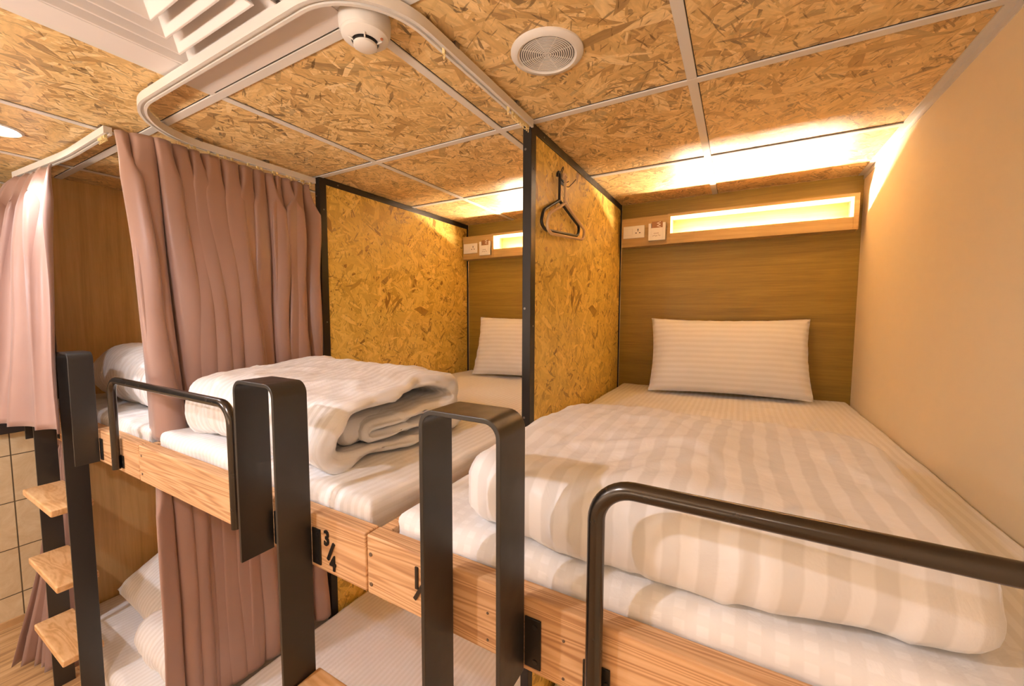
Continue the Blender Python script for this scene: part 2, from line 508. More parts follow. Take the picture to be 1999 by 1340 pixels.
# ------------------------------------------------ air diffuser
ac = thing('air_diffuser', 'square white louvred air conditioning diffuser in the ceiling', 'air vent', ((AX0 + AX1) / 2, (AY0 + AY1) / 2, CZ))
acx, acy = (AX0 + AX1) / 2, .3335
def sqring(bm, h0, z0, h1, z1, t=0.0):
    r = []
    for h, z in ((h0, z0), (h1, z1)):
        r.append([bm.verts.new((acx + sx * h, acy + sy * h, z)) for sx, sy in ((-1, -1), (1, -1), (1, 1), (-1, 1))])
    for k in range(4): bm.faces.new((r[0][k], r[0][(k + 1) % 4], r[1][(k + 1) % 4], r[1][k]))
    return bm
def sqsolid(h0, z0, h1, z1, t):
    """square cone fin with thickness t, lower rim h0,z0 to upper rim h1,z1"""
    bm = bmesh.new()
    sqring(bm, h0, z0, h1, z1); sqring(bm, h0 - t, z0, h1 - t, z1); sqring(bm, h0, z0, h0 - t, z0); sqring(bm, h1, z1, h1 - t, z1)
    bmesh.ops.remove_doubles(bm, verts=bm.verts, dist=1e-5); bmesh.ops.recalc_face_normals(bm, faces=bm.faces)
    return bm
bm = bmesh.new()
sqring(bm, .292, CZ - .006, .215, CZ - .006); sqring(bm, .292, CZ - .006, .292, CZ + .02); sqring(bm, .215, CZ - .006, .200, CZ + .012); sqring(bm, .200, CZ + .012, .200, CZ + .10)
sqring(bm, .292, CZ + .10, .0, CZ + .10)
bmesh.ops.remove_doubles(bm, verts=bm.verts, dist=1e-5)
obj('frame', bm, M['acp'], ac)
for k, h in enumerate((.204, .163, .122, .081)):
    obj('louvre', sqsolid(h, CZ - .010, h - .030, CZ + .040, .005), M['acp'], ac, bevel=.001)
obj('centre_plate', bx(acx - .034, acx + .034, acy - .034, acy + .034, CZ - .004, CZ + .0), M['acp'], ac, bevel=.001)

# ------------------------------------------------ smoke detector
sd = thing('smoke_detector', 'round white smoke detector on the ceiling beside the curved rail', 'smoke detector', (-.728, .640, CZ))
sx_, sy_ = -.728, .640
obj('base', lathe(bmesh.new(), [(0, CZ), (.053, CZ), (.054, CZ - .010), (.053, CZ - .028), (.050, CZ - .036), (0, CZ - .036)], sx_, sy_), M['whitep'], sd, smooth=40)
obj('cover', lathe(bmesh.new(), [(0, CZ - .030), (.050, CZ - .034), (.048, CZ - .042), (.036, CZ - .050), (.028, CZ - .051), (.028, CZ - .046), (0, CZ - .046)], sx_, sy_), M['whitep'], sd, smooth=40)
obj('chamber', lathe(bmesh.new(), [(0, CZ - .046), (.0255, CZ - .046), (.0255, CZ - .0555), (0, CZ - .0555)], sx_, sy_), M['bplas'], sd, smooth=40, label='black sensing slot')
bm = lathe(bmesh.new(), [(0, CZ - .0555), (.0245, CZ - .0555), (.0245, CZ - .060), (.021, CZ - .0625), (0, CZ - .063)], sx_, sy_)
obj('cap', bm, M['whitep'], sd, smooth=40)
for k in range(5):
    a = 2 * PI * k / 5 + .5
    d = Vector((math.cos(a), math.sin(a), 0))
    bm = bmesh.new(); tube(bm, [Vector((sx_, sy_, CZ - .056)) + d * .020, Vector((sx_, sy_, CZ - .050)) + d * .036], .0018, 6)
    obj('rib', bm, M['whitep'], sd)
obj('indicator', disc(bmesh.new(), (sx_ + .036, sy_ + .012, CZ - .0475), (0, 0, -1), .0035, .0022), plain('amber_led', (.5, .16, .08), .3), sd, label='small reddish indicator lamp')

# ------------------------------------------------ ceiling speaker
spx, spy = -.432, .935
sp = thing('ceiling_speaker', 'round white ceiling speaker with a ringed grille', 'speaker', (spx, spy, CZ))
obj('rim', lathe(bmesh.new(), [(.070, CZ), (.088, CZ), (.088, CZ - .004), (.084, CZ - .008), (.072, CZ - .010), (.068, CZ - .006), (.070, CZ)], spx, spy, 64), M['whitep'], sp, smooth=40)
obj('backing', lathe(bmesh.new(), [(0, CZ - .0015), (.070, CZ - .0015), (.070, CZ - .003), (0, CZ - .003)], spx, spy, 48), plain('speaker_dark', (.06, .05, .045), .8), sp, label='dark cone behind the rings')
bm = bmesh.new()
for k in range(13):
    r = .0035 + k * .0052
    lathe(bm, [(r, CZ - .0060), (r + .0031, CZ - .0060), (r + .0031, CZ - .0068), (r, CZ - .0068), (r, CZ - .0060)], spx, spy, 48)
for k in range(4):
    a = PI / 4 * k
    d = Vector((math.cos(a), math.sin(a), 0)); c = Vector((spx, spy, CZ - .005))
    tube(bm, [c - d * .070, c + d * .070], .0012, 5)
obj('grille', bm, M['whitep'], sp)

# ------------------------------------------------ downlights
def downlight(x, y, label, r=.075):
    t = thing('downlight', label, 'ceiling light', (x, y, CZ), 'round ceiling downlights')
    obj('rim', lathe(bmesh.new(), [(r - .014, CZ), (r, CZ), (r, CZ - .003), (r - .006, CZ - .007), (r - .014, CZ - .004), (r - .014, CZ)], x, y, 40), M['whitep'], t, smooth=40)
    obj('lens', lathe(bmesh.new(), [(0, CZ - .001), (r - .013, CZ - .001), (r - .013, CZ - .0035), (0, CZ - .0035)], x, y, 40), M['lamp'], t, label='glowing round lens')
    return t
downlight(LAMPS[0][0], LAMPS[0][1], 'round glowing downlight in the ceiling above the pale hanging curtain')
downlight(LAMPS[1][0], LAMPS[1][1], 'round downlight in the aisle ceiling behind the air diffuser')
downlight(LAMPS[2][0], LAMPS[2][1], 'round downlight in the aisle ceiling near the tiled wall')
downlight(LAMPS[3][0], LAMPS[3][1], 'round downlight in the aisle ceiling near the cream wall')

for k, (wx, wz) in enumerate(FILL_LIGHTS):  # invented housings for the added fill lights
    t = thing('fill_light', ('added long fill light across the aisle, nearer the tiled wall', 'added long fill light across the aisle, nearer the cream wall')[k], 'wall light', (wx, -1.75, wz), 'added fill lights across the aisle')
    obj('backplate', bx(wx - .66, wx + .66, -1.7495, -1.725, wz - .19, wz + .19), M['whitep'], t, bevel=.004)
    obj('diffuser', bx(wx - .64, wx + .64, -1.725, -1.68, wz - .17, wz + .17), M['frost'], t, bevel=.01, label='glowing front of the added fill light')

# ------------------------------------------------ curtain rails
def rail(name, pts, label, r=.09, seg=12):
    path = rounded_path([(x, y, 0) for x, y in pts], r, seg)
    bm = bmesh.new(); prof = [(-.011, CZ - .010), (.011, CZ - .010), (.011, CZ - .034), (.004, CZ - .034), (.004, CZ - .029), (-.004, CZ - .029), (-.004, CZ - .034), (-.011, CZ - .034)]
    rings = []
    for i, p in enumerate(path):
        t = (path[min(i + 1, len(path) - 1)] - path[max(i - 1, 0)]).normalized()
        n = Vector((t.y, -t.x, 0))
        rings.append([bm.verts.new((p.x + n.x * a, p.y + n.y * a, z)) for a, z in prof])
    for a, b in zip(rings, rings[1:]):
        for k in range(len(prof)): bm.faces.new((a[k], a[(k + 1) % len(prof)], b[(k + 1) % len(prof)], b[k]))
    bm.faces.new(rings[0][::-1]); bm.faces.new(rings[-1]); bmesh.ops.recalc_face_normals(bm, faces=bm.faces)
    t = thing(name, label, 'curtain rail', (path[0].x, path[0].y, CZ), 'white ceiling curtain rails')
    obj('track', bm, M['grid'], t, smooth=35)
    return t
def clip(t, x, y):
    bm = bx(x - .013, x + .013, y - .008, y + .008, CZ - .011, CZ)
    obj('clip', bm, M['screw'], t)
def gliders(t, places, zt=CZ - .030):
    for x, y, a in places:
        bm = bmesh.new()
        box(bm, -.003, .003, -.004, .004, zt - .012, zt + .001)
        tube(bm, [(0, 0, zt - .010), (0, .004, zt - .014), (0, .005, zt - .019), (0, 0, zt - .023), (0, -.004, zt - .019)], .0015, 6)
        bmesh.ops.rotate(bm, verts=bm.verts, cent=(0, 0, 0), matrix=Matrix.Rotation(a, 3, 'Z'))
        bmesh.ops.translate(bm, verts=bm.verts, vec=(x, y, 0))
        obj('glider', bm, M['cream'], t)
XC = -1.748
r1 = rail('curtain_rail', [(XC, 1.22), (XC, .527), (-.613, .527), (-.613, 1.205)], 'white curtain rail bent in a U around the middle bunk', r=(.26, .175), seg=20)
for x, y in ((XC, 1.0), (XC, .76), (-1.45, .527), (-.84, .527), (-.613, .80), (-.613, 1.1)): clip(r1, x, y)
rnd = random.Random(4)
gl = [(XC, y, rnd.uniform(-.4, .4)) for y in (.70, .725, .745, .79, .82, .845, .87, .93, .965, .98, 1.03, 1.045, 1.09, 1.105, 1.12, 1.155, 1.165, 1.20)]
gl += [(-.613, 1.085 + k * .0115, rnd.uniform(-1, 1)) for k in range(10)] + [(-.613, .765, .3), (-.613, 1.06, .8)]
gliders(r1, gl)
r2 = rail('curtain_rail', [(-1.880, .552), (-2.30, .556), (-2.86, .52)], 'straight white curtain rail along the far bunk, bright curtain bunched at its left end')
for x in (-1.92, -2.7): clip(r2, x, .55)
gliders(r2, [(-1.905 - k * .011, .552, rnd.uniform(-1, 1)) for k in range(6)])

# ================================================================== bunk carcass
XP1, XP2, XP3 = -.635, -1.735, -2.83
HT = YH
def partition(x, label):
    """black steel frame with an OSB infill, floor to ceiling"""
    y0, y1 = 1.225, YH - .001
    t = thing('partition', label, 'partition', (x, (y0 + y1) / 2, FZ), 'strand board partitions between bunks')
    obj('panel', bx(x - .011, x + .011, y0 + .03, y1 - .012, FZ + .02, CZ - .028), M['osbp'], t)
    for a, b, wd in ((y0, y0 + .036, .016), (y1 - .014, y1, .0165)):
        obj('post', bx(x - wd, x + wd, a, b, FZ, CZ - .001), M['black'], t, bevel=.0015)
    obj('top_rail', bx(x - .0155, x + .0155, y0 + .036, y1 - .014, CZ - .031, CZ - .002), M['black'], t, bevel=.001)
    for z in (.549, .02, -.36):
        obj('screw', disc(bmesh.new(), (x - .006, y0, z), (0, -1, 0), .004, .0015, 10), M['screw'], t)
        obj('screw', disc(bmesh.new(), (x + .016, y0 + .02, z - .06), (1, 0, 0), .0035, .0015, 10), M['screw'], t)
    obj('screw', disc(bmesh.new(), (x + .0155, y0 + .10, CZ - .017), (1, 0, 0), .0035, .0015, 10), M['screw'], t)
    return t
p1 = partition(XP1, 'tall black framed strand board partition with two hangers hooked on it')
p2 = partition(XP2, 'tall black framed strand board partition at the right edge of the mauve curtain')
sp3 = obj('side_panel', bx(XP3 - .018, XP3, .60, YH, FZ, CZ - .001), M['side'], base=(XP3, 1.5, FZ))
tagp(sp3, 'tall brown wood grain panel closing the far end of the bunks', 'panel')

def headboard(x0, x1, level, label, niche=None):
    z0, z1 = (-.56, CZ - .001) if level == 'up' else (FZ, -.56)
    bm = bmesh.new()
    if niche:
        nx0, nx1, nz0, nz1 = niche
        box(bm, x0, x1, YH, YH + .02, z0, nz0); box(bm, x0, x1, YH, YH + .02, nz1, z1)
        box(bm, x0, nx0, YH, YH + .02, nz0, nz1); box(bm, nx1, x1, YH, YH + .02, nz0, nz1)
    else: box(bm, x0, x1, YH, YH + .02, z0, z1)
    o = obj('headboard', bm, M['head'], base=((x0 + x1) / 2, YH, z0))
    return tagp(o, label, 'headboard', 'wood grain headboards')
PITCH = 1.116
def shelf_dims(k): return (-.600 - k * PITCH, .444 - k * PITCH)
for k, (x0, x1, lab) in enumerate(((XP1 + .017, XR, 'brown headboard behind the nearest pillow beside the cream wall'),
                                   (XP2 + .017, XP1 - .017, 'brown headboard behind the half hidden pillow of the middle bunk'),
                                   (XP3, XP2 - .017, 'brown headboard of the far upper bunk behind the curtain'))):
    s0, s1 = shelf_dims(k)
    headboard(x0, x1, 'up', lab, (s0 + .262, s1 - .02, .395, .525))
    headboard(x0, x1, 'lo', ('brown headboard of the lower bunk by the cream wall', 'brown headboard of the middle lower bunk', 'brown headboard of the far lower bunk')[k])

def shelf(k, label, dz=0):
    x0, x1 = shelf_dims(k)
    if k == 2: x0 = max(x0, XP3 + .01)
    nx = x0 + .258; yf, yb = 2.323, YH
    zb, zt = .382 + dz, .540 + dz
    t = thing('headboard_shelf', label, 'shelf', ((x0 + x1) / 2, YH, zb), 'lit niche shelves on the headboards')
    obj('socket_box', bx(x0, nx - .012, yf + .012, yb - .0005, zb, zt), M['shelf'], t, bevel=.0015)
    bm = bmesh.new()
    box(bm, nx - .012, x1, yf, yb - .0005, zt - .015, zt)
    box(bm, nx - .012, nx + .003, yf, yb - .0005, zb, zt - .015); box(bm, x1 - .019, x1, yf, yb - .0005, zb, zt - .015)
    box(bm, nx + .003, x1 - .019, yf + .012, yb - .0005, zb, zb + .012)
    obj('niche_frame', bm, M['shelf'], t)
    obj('front_lip', bx(nx + .003, x1 - .019, yf + .003, yf + .018, zb, zb + .055), M['shelf'], t)
    if dz == 0:
        obj('back_panel', bx(nx - .01, x1 - .008, YH + .045, YH + .052, .383, .540), M['shelf'], t)
    obj('led_strip', bx(nx + .03, x1 - .05, (YH + .028) if dz == 0 else YH - .012, (YH + .040) if dz == 0 else YH - .004, zb + .016, zb + .024), M['led'], t, label='glowing warm light strip')
    return t
shelf(0, 'lit wooden niche shelf above the nearest pillow')
shelf(1, 'lit wooden niche shelf above the middle bunk, partly hidden by a partition')
shelf(2, 'lit wooden niche shelf above the far bunk behind the curtain')
for k in range(3):
    shelf(k, ('lit niche shelf in the lower bunk by the cream wall', 'lit niche shelf in the middle lower bunk', 'lit niche shelf in the far lower bunk')[k], dz=-1.12)
# filler behind the niches
struct(obj('trim_5', bx(XP3, XR, YH + .053, YH + .0595, .2, .62), M['ply']), 'backing board behind the niche shelves')

# wall sockets and card switches
def socket(x, z, label):
    y = 2.335
    t = thing('power_socket', label, 'power socket', (x, y, z), 'power sockets on the shelf boxes')
    obj('face_plate', bx(x - .058, x + .058, y - .007, y, z - .034, z + .034), M['whitep'], t, bevel=.003)
    obj('rocker', bx(x - .052, x - .006, y - .0095, y - .007, z - .016, z + .018), M['whitep'], t, bevel=.001)
    bm = bmesh.new()
    for a, b, c, d in ((.016, .0, .009, .0), (.012, 0, .006, 0)): pass
    box(bm, x + .0205, x + .0255, y - .0078, y - .0069, z + .006, z + .016)
    for sx in (-1, 1):
        cx = x + .023 + sx * .010
        box(bm, cx - .0035, cx + .0035, y - .0078, y - .0069, z - .009, z - .004)
    disc(bm, (x + .023, y - .0069, z + .003), (0, -1, 0), .0022, .0009, 8)
    obj('pin_holes', bm, M['bplas'], t, label='black socket pin holes')
    return t
def card_switch(x, z, label):
    y = 2.335
    t = thing('card_switch', label, 'switch', (x, y, z), 'card holders on the shelf boxes')
    bm = bmesh.new()
    box(bm, x - .044, x + .044, y - .010, y, z - .046, z + .020)
    box(bm, x - .044, x - .030, y - .016, y, z - .046, z + .046); box(bm, x + .030, x + .044, y - .016, y, z - .046, z + .046)
    box(bm, x - .030, x + .030, y - .016, y - .008, z - .046, z + .020)
    obj('holder', bm, M['whitep'], t, bevel=.001)
    obj('card', bx(x - .028, x + .028, y - .0105, y - .0085, z - .02, z + .055), plain('brown_card', hexlin(150, 104, 70), .4), t, label='brown key card with pale letters')
    bm = bmesh.new(); r_ = random.Random(3)
    for j in range(2):
        for i in range(6 if j else 4):
            xx = x - .020 + i * .0068 + (0 if j else .006); zz = z - .010 - j * .013
            for q in range(3):
                a = r_.uniform(-.002, .002); b = r_.uniform(-.003, .002)
                box(bm, xx + a, xx + a + .0022, y - .0166, y - .0159, zz + b, zz + b + .0014)
                box(bm, xx + a, xx + a + .0009, y - .0166, y - .0159, zz + b, zz + b + .0034)
    obj('printed_notice', bm, plain('notice_ink', hexlin(120, 84, 62), .7), t, label='small dark print')
    return t
def text_mesh(body, size, loc, rot, m, name, parent, extrude=.0005, offset=0, sx=1, label=None):
    cu = bpy.data.curves.new(name, 'FONT'); cu.body = body; cu.size = size; cu.extrude = extrude; cu.offset = offset
    cu.align_x = 'CENTER'; cu.align_y = 'CENTER'
    tmp = bpy.data.objects.new(name, cu); C.objects.link(tmp)
    dg = bpy.context.evaluated_depsgraph_get(); dg.update()
    me = bpy.data.meshes.new_from_object(tmp.evaluated_get(dg))
    bpy.data.objects.remove(tmp)
    me.transform(Matrix.Translation(Vector(loc) - absbase(parent)) @ rot @ Matrix.Diagonal((sx, 1, 1, 1)))
    me.materials.clear(); me.materials.append(m)
    o = bpy.data.objects.new(name, me); C.objects.link(o); o.parent = parent
    if label: o['label'] = label
    return o
RF = Matrix.Rotation(PI / 2, 4, 'X')
socket(-.532, .462, 'white power socket left of the lit niche above the nearest pillow')
socket(-.532 - PITCH, .456, 'white power socket at the left end of the middle bunk shelf')
for k, lab in ((0, 'white card switch between the socket and the lit niche above the nearest pillow'), (1, 'white card switch between the socket and the lit niche of the middle bunk')):
    t = card_switch(-.407 - PITCH * k, .452 - .004 * k, lab)
    text_mesh('W', .030, (-.400 - PITCH * k, 2.3243, .490), Matrix.Rotation(PI / 2, 4, 'X') @ Matrix.Rotation(-PI / 2, 4, 'Z'), M['whitep'], 'card_letter', t, .0004)

# ------------------------------------------------ beds: front board, divider, platform
def bed(x0, x1, name, label, level='up'):
    t = thing(name, label, 'bed', ((x0 + x1) / 2, .55, -.56 if level == 'up' else FZ))
    if level == 'up':
        obj('front_board', bx(x0 + .0015, x1 - .0015, .533, .570, -.563, -.440), M['pine'], t, bevel=.004, seg=3)
        obj('platform', bx(x0 + .002, x1 - .002, .570, YH - .002, -.535, -.505), M['ply'], t)
        if x0 > XP3 + .01:
            obj('side_board', bx(x0 + .002, x0 + .030, .571, 1.222, -.504, -.442), M['pine'], t, bevel=.002)
    else:
        obj('front_board', bx(x0 + .0015, x1 - .0015, .552, .584, FZ, -1.600), M['pine'], t, bevel=.003)
        obj('platform', bx(x0 + .002, x1 - .002, .552, YH - .002, -1.5995, -1.5945), M['ply'], t)
    return t
b1 = bed(XP1, XR - .001, 'bunk_bed', 'nearest upper bunk with a sawn pine front board beside the cream wall')
b2 = bed(XP2, XP1, 'bunk_bed', 'middle upper bunk with black 3/4 on its pine board')
b3 = bed(XP3, XP2, 'bunk_bed', 'far upper bunk behind the mauve curtain')
def sgn(body, size, x, z, parent, sx=.82, rot=0, off=.0012):
    m = Matrix.Rotation(PI / 2, 4, 'X') @ Matrix.Rotation(rot, 4, 'Z')
    return text_mesh(body, size, (x, .5325, z), m, M['bplas'], 'numeral', parent, .0022, off, sx, label='black raised numeral')
def slash(x0, z0, x1, z1, parent, wd=.0036):
    bm = bmesh.new(); d = (Vector((x1, 0, z1)) - Vector((x0, 0, z0))).normalized(); n = Vector((-d.z, 0, d.x)) * wd
    a, b = Vector((x0, .533, z0)), Vector((x1, .533, z1)); q = []
    for yy in (0, -.003):
        for p in (a - n, a + n, b + n, b - n): q.append(bm.verts.new(p + Vector((0, yy, 0))))
    for f in ((0, 1, 2, 3), (7, 6, 5, 4), (0, 4, 5, 1), (1, 5, 6, 2), (2, 6, 7, 3), (3, 7, 4, 0)): bm.faces.new([q[i] for i in f])
    bmesh.ops.recalc_face_normals(bm, faces=bm.faces)
    obj('slash_mark', bm, M['bplas'], parent, label='black raised slash')
sgn('3', .046, -.7575, -.4855, b2)
slash(-.754, -.530, -.734, -.490, b2)
sgn('4', .046, -.7385, -.536, b2)
bm = bx(-.5032, -.4966, .5303, .533, -.507, -.465); obj('numeral', bm, M['bplas'], b1, label='black raised numeral')
slash(-.505, -.528, -.485, -.495, b1)
sgn('2', .044, -.474, -.528, b1)
for par, pts in ((b1, ((-.622, -.479), (-.622, -.541), (-.345, -.495), (-.345, -.542), (-.210, -.487), (-.210, -.547))), (b2, ((-1.712, -.473), (-1.712, -.535)))):
    for x, z in pts:
        obj('screw', disc(bmesh.new(), (x, .5332, z), (0, -1, 0), .0042 if x < -.6 else .0022, .0014, 12), M['screw'], par)
bm = bmesh.new(); tube(bm, [(-.58 + .008 * math.cos(a), .552, -.566 - .008 * math.sin(a)) for a in [PI * k / 8 for k in range(9)]], .0012, 6)
obj('hook_ring', bm, M['screw'], b1)
l1 = bed(XP1, XR - .001, 'bunk_bed', 'lower bunk under the nearest bunk, hidden but for its sheet', 'lo')
l2 = bed(XP2, XP1, 'bunk_bed', 'lower bunk under the board marked 3/4', 'lo')
l3 = bed(XP3, XP2, 'bunk_bed', 'far lower bunk behind the ladder', 'lo')

# ------------------------------------------------ ladders
def flatbar(pts, y0, y1, th=.0075, r=.024):
    path = rounded_path([(x, 0, z) for x, z in pts], r, 8)
    bm = bmesh.new(); rings = []
    for i, p in enumerate(path):
        if i == 0: t = path[1] - path[0]
        elif i == len(path) - 1: t = path[-1] - path[-2]
        else: t = (path[i] - path[i - 1]).normalized() + (path[i + 1] - path[i]).normalized()
        t.normalize(); n = Vector((t.z, 0, -t.x)) * th / 2
        rings.append([bm.verts.new((p.x + n.x * a, y, p.z + n.z * a)) for a, y in ((-1, y0), (1, y0), (1, y1), (-1, y1))])
    for a, b in zip(rings, rings[1:]):
        for k in range(4): bm.faces.new((a[k], a[(k + 1) % 4], b[(k + 1) % 4], b[k]))
    bm.faces.new(rings[0][::-1]); bm.faces.new(rings[-1]); bmesh.ops.recalc_face_normals(bm, faces=bm.faces)
    return bm
def bracket(t, x0, x1, z0, z1):
    b = obj('bracket', bx(x0, x1, .5295, .5325, z0, z1), M['black'], t, bevel=.0012)
    for z in (z0 + .012, z1 - .012):
        obj('screw', disc(bmesh.new(), ((x0 * .35 + x1 * .65), .5295, z), (0, -1, 0), .0038, .0012, 12), M['bplas'], b)
def ladder(xl, xr, hl, hr, treads, label, yf=.4595, bz=0):
    t = thing('bunk_ladder', label, 'ladder', ((xl + xr) / 2, .5, FZ), 'black steel bunk ladders')
    top = -.1475
    obj('side_rail', flatbar([(xl, FZ), (xl, top), (hl, top), (hl, -.560)], yf, .5295), M['steel'], t, bevel=.001, smooth=30)
    obj('side_rail', flatbar([(xr, FZ), (xr, top), (hr, top), (hr, -.560)], yf, .5295), M['steel'], t, bevel=.001, smooth=30)
    for x, sd_ in ((xl, 1), (hl, 1), (xr, -1), (hr, 1)): bracket(t, *sorted((x + sd_ * .004, x + sd_ * .032)), -.551, -.470)
    for z in treads:
        obj('tread', bx(xl + .0045, xr - .0045, .420, .538, z - .027, z), M['tread'], t, bevel=.005, seg=3)
    return t
ladder(-.8095, -.4175, -.9545, -.2785, (-.803, -1.10, -1.40), 'black steel ladder with pale wooden treads in front of the two nearest upper bunks', .4565)
ladder(-2.603, -2.214, -2.735, -2.087, (-.742, -1.042, -1.342), 'black steel ladder with three pale treads at the far bunk', .4635)

# ------------------------------------------------ guard rails
def guard(x0, x1, label, zt=-.2285, y=.5175):
    t = thing('guard_rail', label, 'guard rail', ((x0 + x1) / 2, y, -.52), 'bent tube guard rails')
    bm = bmesh.new(); tube(bm, rounded_path([(x0, y, -.546), (x0, y, zt), (x1, y, zt), (x1, y, -.546)], .050, 10), .0118, 20)
    obj('rail_tube', bm, M['tube'], t, smooth=50)
    for x in (x0, x1):
        b = obj('bracket', bx(x - .020, x + .020, .5295, .5325, -.545, -.500), M['black'], t, bevel=.001)
        for sx in (-1, 1): obj('screw', disc(bmesh.new(), (x + sx * .0155, .5295, -.522), (0, -1, 0), .0036, .0016, 10), M['bplas'], b)
    return t
guard(-1.880, -1.096, 'dark tubular guard rail on the middle bunk, left of the number plate ladder')
guard(-.159, .430, 'thick dark tubular guard rail in the bottom right foreground')

# ================================================================== bedding
def fbm(p, o=4):
    return noise.fractal(p, 1.0, 2.1, o)
def ridge(p):
    return 1 - abs(noise.noise(p)) * 2

def mattress(name, x0, x1, y0, y1, z0, z1, m, label, r=.028, nx=60, ny=90, amp=.004, sag=None, seed=0, m2=None, ysw=0):
    """rounded slab under a tight sheet: top grid wrapped down over the four sides"""
    bm = bmesh.new(); uvl = bm.loops.layers.uv.new('UVMap')
    H = z1 - z0
    def prof(a, lo, hi, n):
        # arc-length positions along side-top-side
        pts = []
        k = 6
        for i in range(5): pts.append((lo, z0 + (H - r) * i / 5, -(H - (H - r) * i / 5)))
        for i in range(k + 1):
            t = PI / 2 * i / k
            pts.append((lo + r - r * math.cos(t), z1 - r + r * math.sin(t), 0))
        for i in range(1, n): pts.append((lo + r + (hi - lo - 2 * r) * i / n, z1, 0))
        for i in range(k + 1):
            t = PI / 2 * i / k
            pts.append((hi - r + r * math.sin(t), z1 - r + r * math.cos(t), 0))
        for i in range(1, 6): pts.append((hi, z1 - r - (H - r) * i / 5, 0))
        s = 0; out = []
        for i, p in enumerate(pts):
            if i: s += math.hypot(p[0] - pts[i - 1][0], p[1] - pts[i - 1][1])
            out.append((p[0], p[1], s))
        return out
    PX = prof(0, x0, x1, nx); PY = prof(0, y0, y1, ny)
    V = {}; cx, cy = (x0 + x1) / 2, (y0 + y1) / 2
    for i, (x, zx, sx) in enumerate(PX):
        for j, (y, zy, sy) in enumerate(PY):
            z = z1 - ((z1 - zx) + (z1 - zy)) if (zx < z1 - r or zy < z1 - r) is False else min(zx, zy)
            # pull the corner columns in so they stay round
            fx, fy = (z1 - zx) / H, (z1 - zy) / H
            px, py = x, y
            if fx > .01 and fy > .01:
                z = z1 - max(z1 - zx, z1 - zy)
                kk = min(fx, fy, .3) * .03
                px += (cx - x) / abs(cx - x) * kk * .5; py += (cy - y) / abs(cy - y) * kk * .5
            p = Vector((px * 4 + seed, py * 4, z * 4))
            d = fbm(p) * amp + fbm(p * 4.3) * amp * .35
            side = max(fx, fy)
            wr = fbm(Vector((px * 9 + seed, py * 9, z * 26))) * amp * 1.2 * min(1, side * 3)
            dz = d * (1 if side < .2 else .3)
            if sag: dz += sag(px, py)
            ox = (1 if x > cx else -1) * wr * (fx > .1); oy = (1 if y > cy else -1) * wr * (fy > .1)
            V[i, j] = (bm.verts.new((px + ox, py + oy, max(z0, z + dz))), (sx + x0, sy + y0))
    for i in range(len(PX) - 1):
        for j in range(len(PY) - 1):
            q = (V[i, j], V[i + 1, j], V[i + 1, j + 1], V[i, j + 1])
            try: f = bm.faces.new([a[0] for a in q])
            except ValueError: continue
            for lp, a in zip(f.loops, q): lp[uvl].uv = a[1]
            if m2 and PY[j][0] < ysw and PY[j + 1][0] < ysw + .02: f.material_index = 1
    o = obj(name, bm, m, base=(cx, cy, z0), smooth=180)
    if m2: o.data.materials.append(m2)
    return tagp(o, label, 'mattress', 'mattresses in white striped sheets')

MZ = -.402
mattress('mattress', -.602, XR - .004, .5745, YH - .006, -.504, MZ, M['sheetf'], 'near mattress in white striped sheets beside the cream wall', m2=M['sheetc'], ysw=.70, seed=1, nx=70, ny=110, amp=.005, r=.034)
mattress('mattress', -1.700, -.668, .5745, YH - .006, -.504, MZ, M['sheetf'], 'middle mattress under the folded duvet with exposed folds', seed=5, amp=.005)
mattress('mattress', XP3 + .006, -1.775, .5745, YH - .006, -.504, MZ, M['sheetf'], 'far upper mattress left of the mauve curtain', seed=9, amp=.008)
mattress('mattress', -.600, XR - .004, .542, YH - .006, -1.594, -1.49, M['sheetf'], 'lower mattress beneath the nearest bunk', seed=12, nx=30, ny=50)
mattress('mattress', -1.706, -.655, .542, YH - .006, -1.594, -1.49, M['sheetf'], 'lower mattress seen below the board marked 3/4', seed=15, amp=.008)
mattress('mattress', XP3 + .006, -1.775, .542, YH - .006, -1.594, -1.49, M['sheetf'], 'far lower mattress behind the ladder', seed=18, nx=40, ny=60)

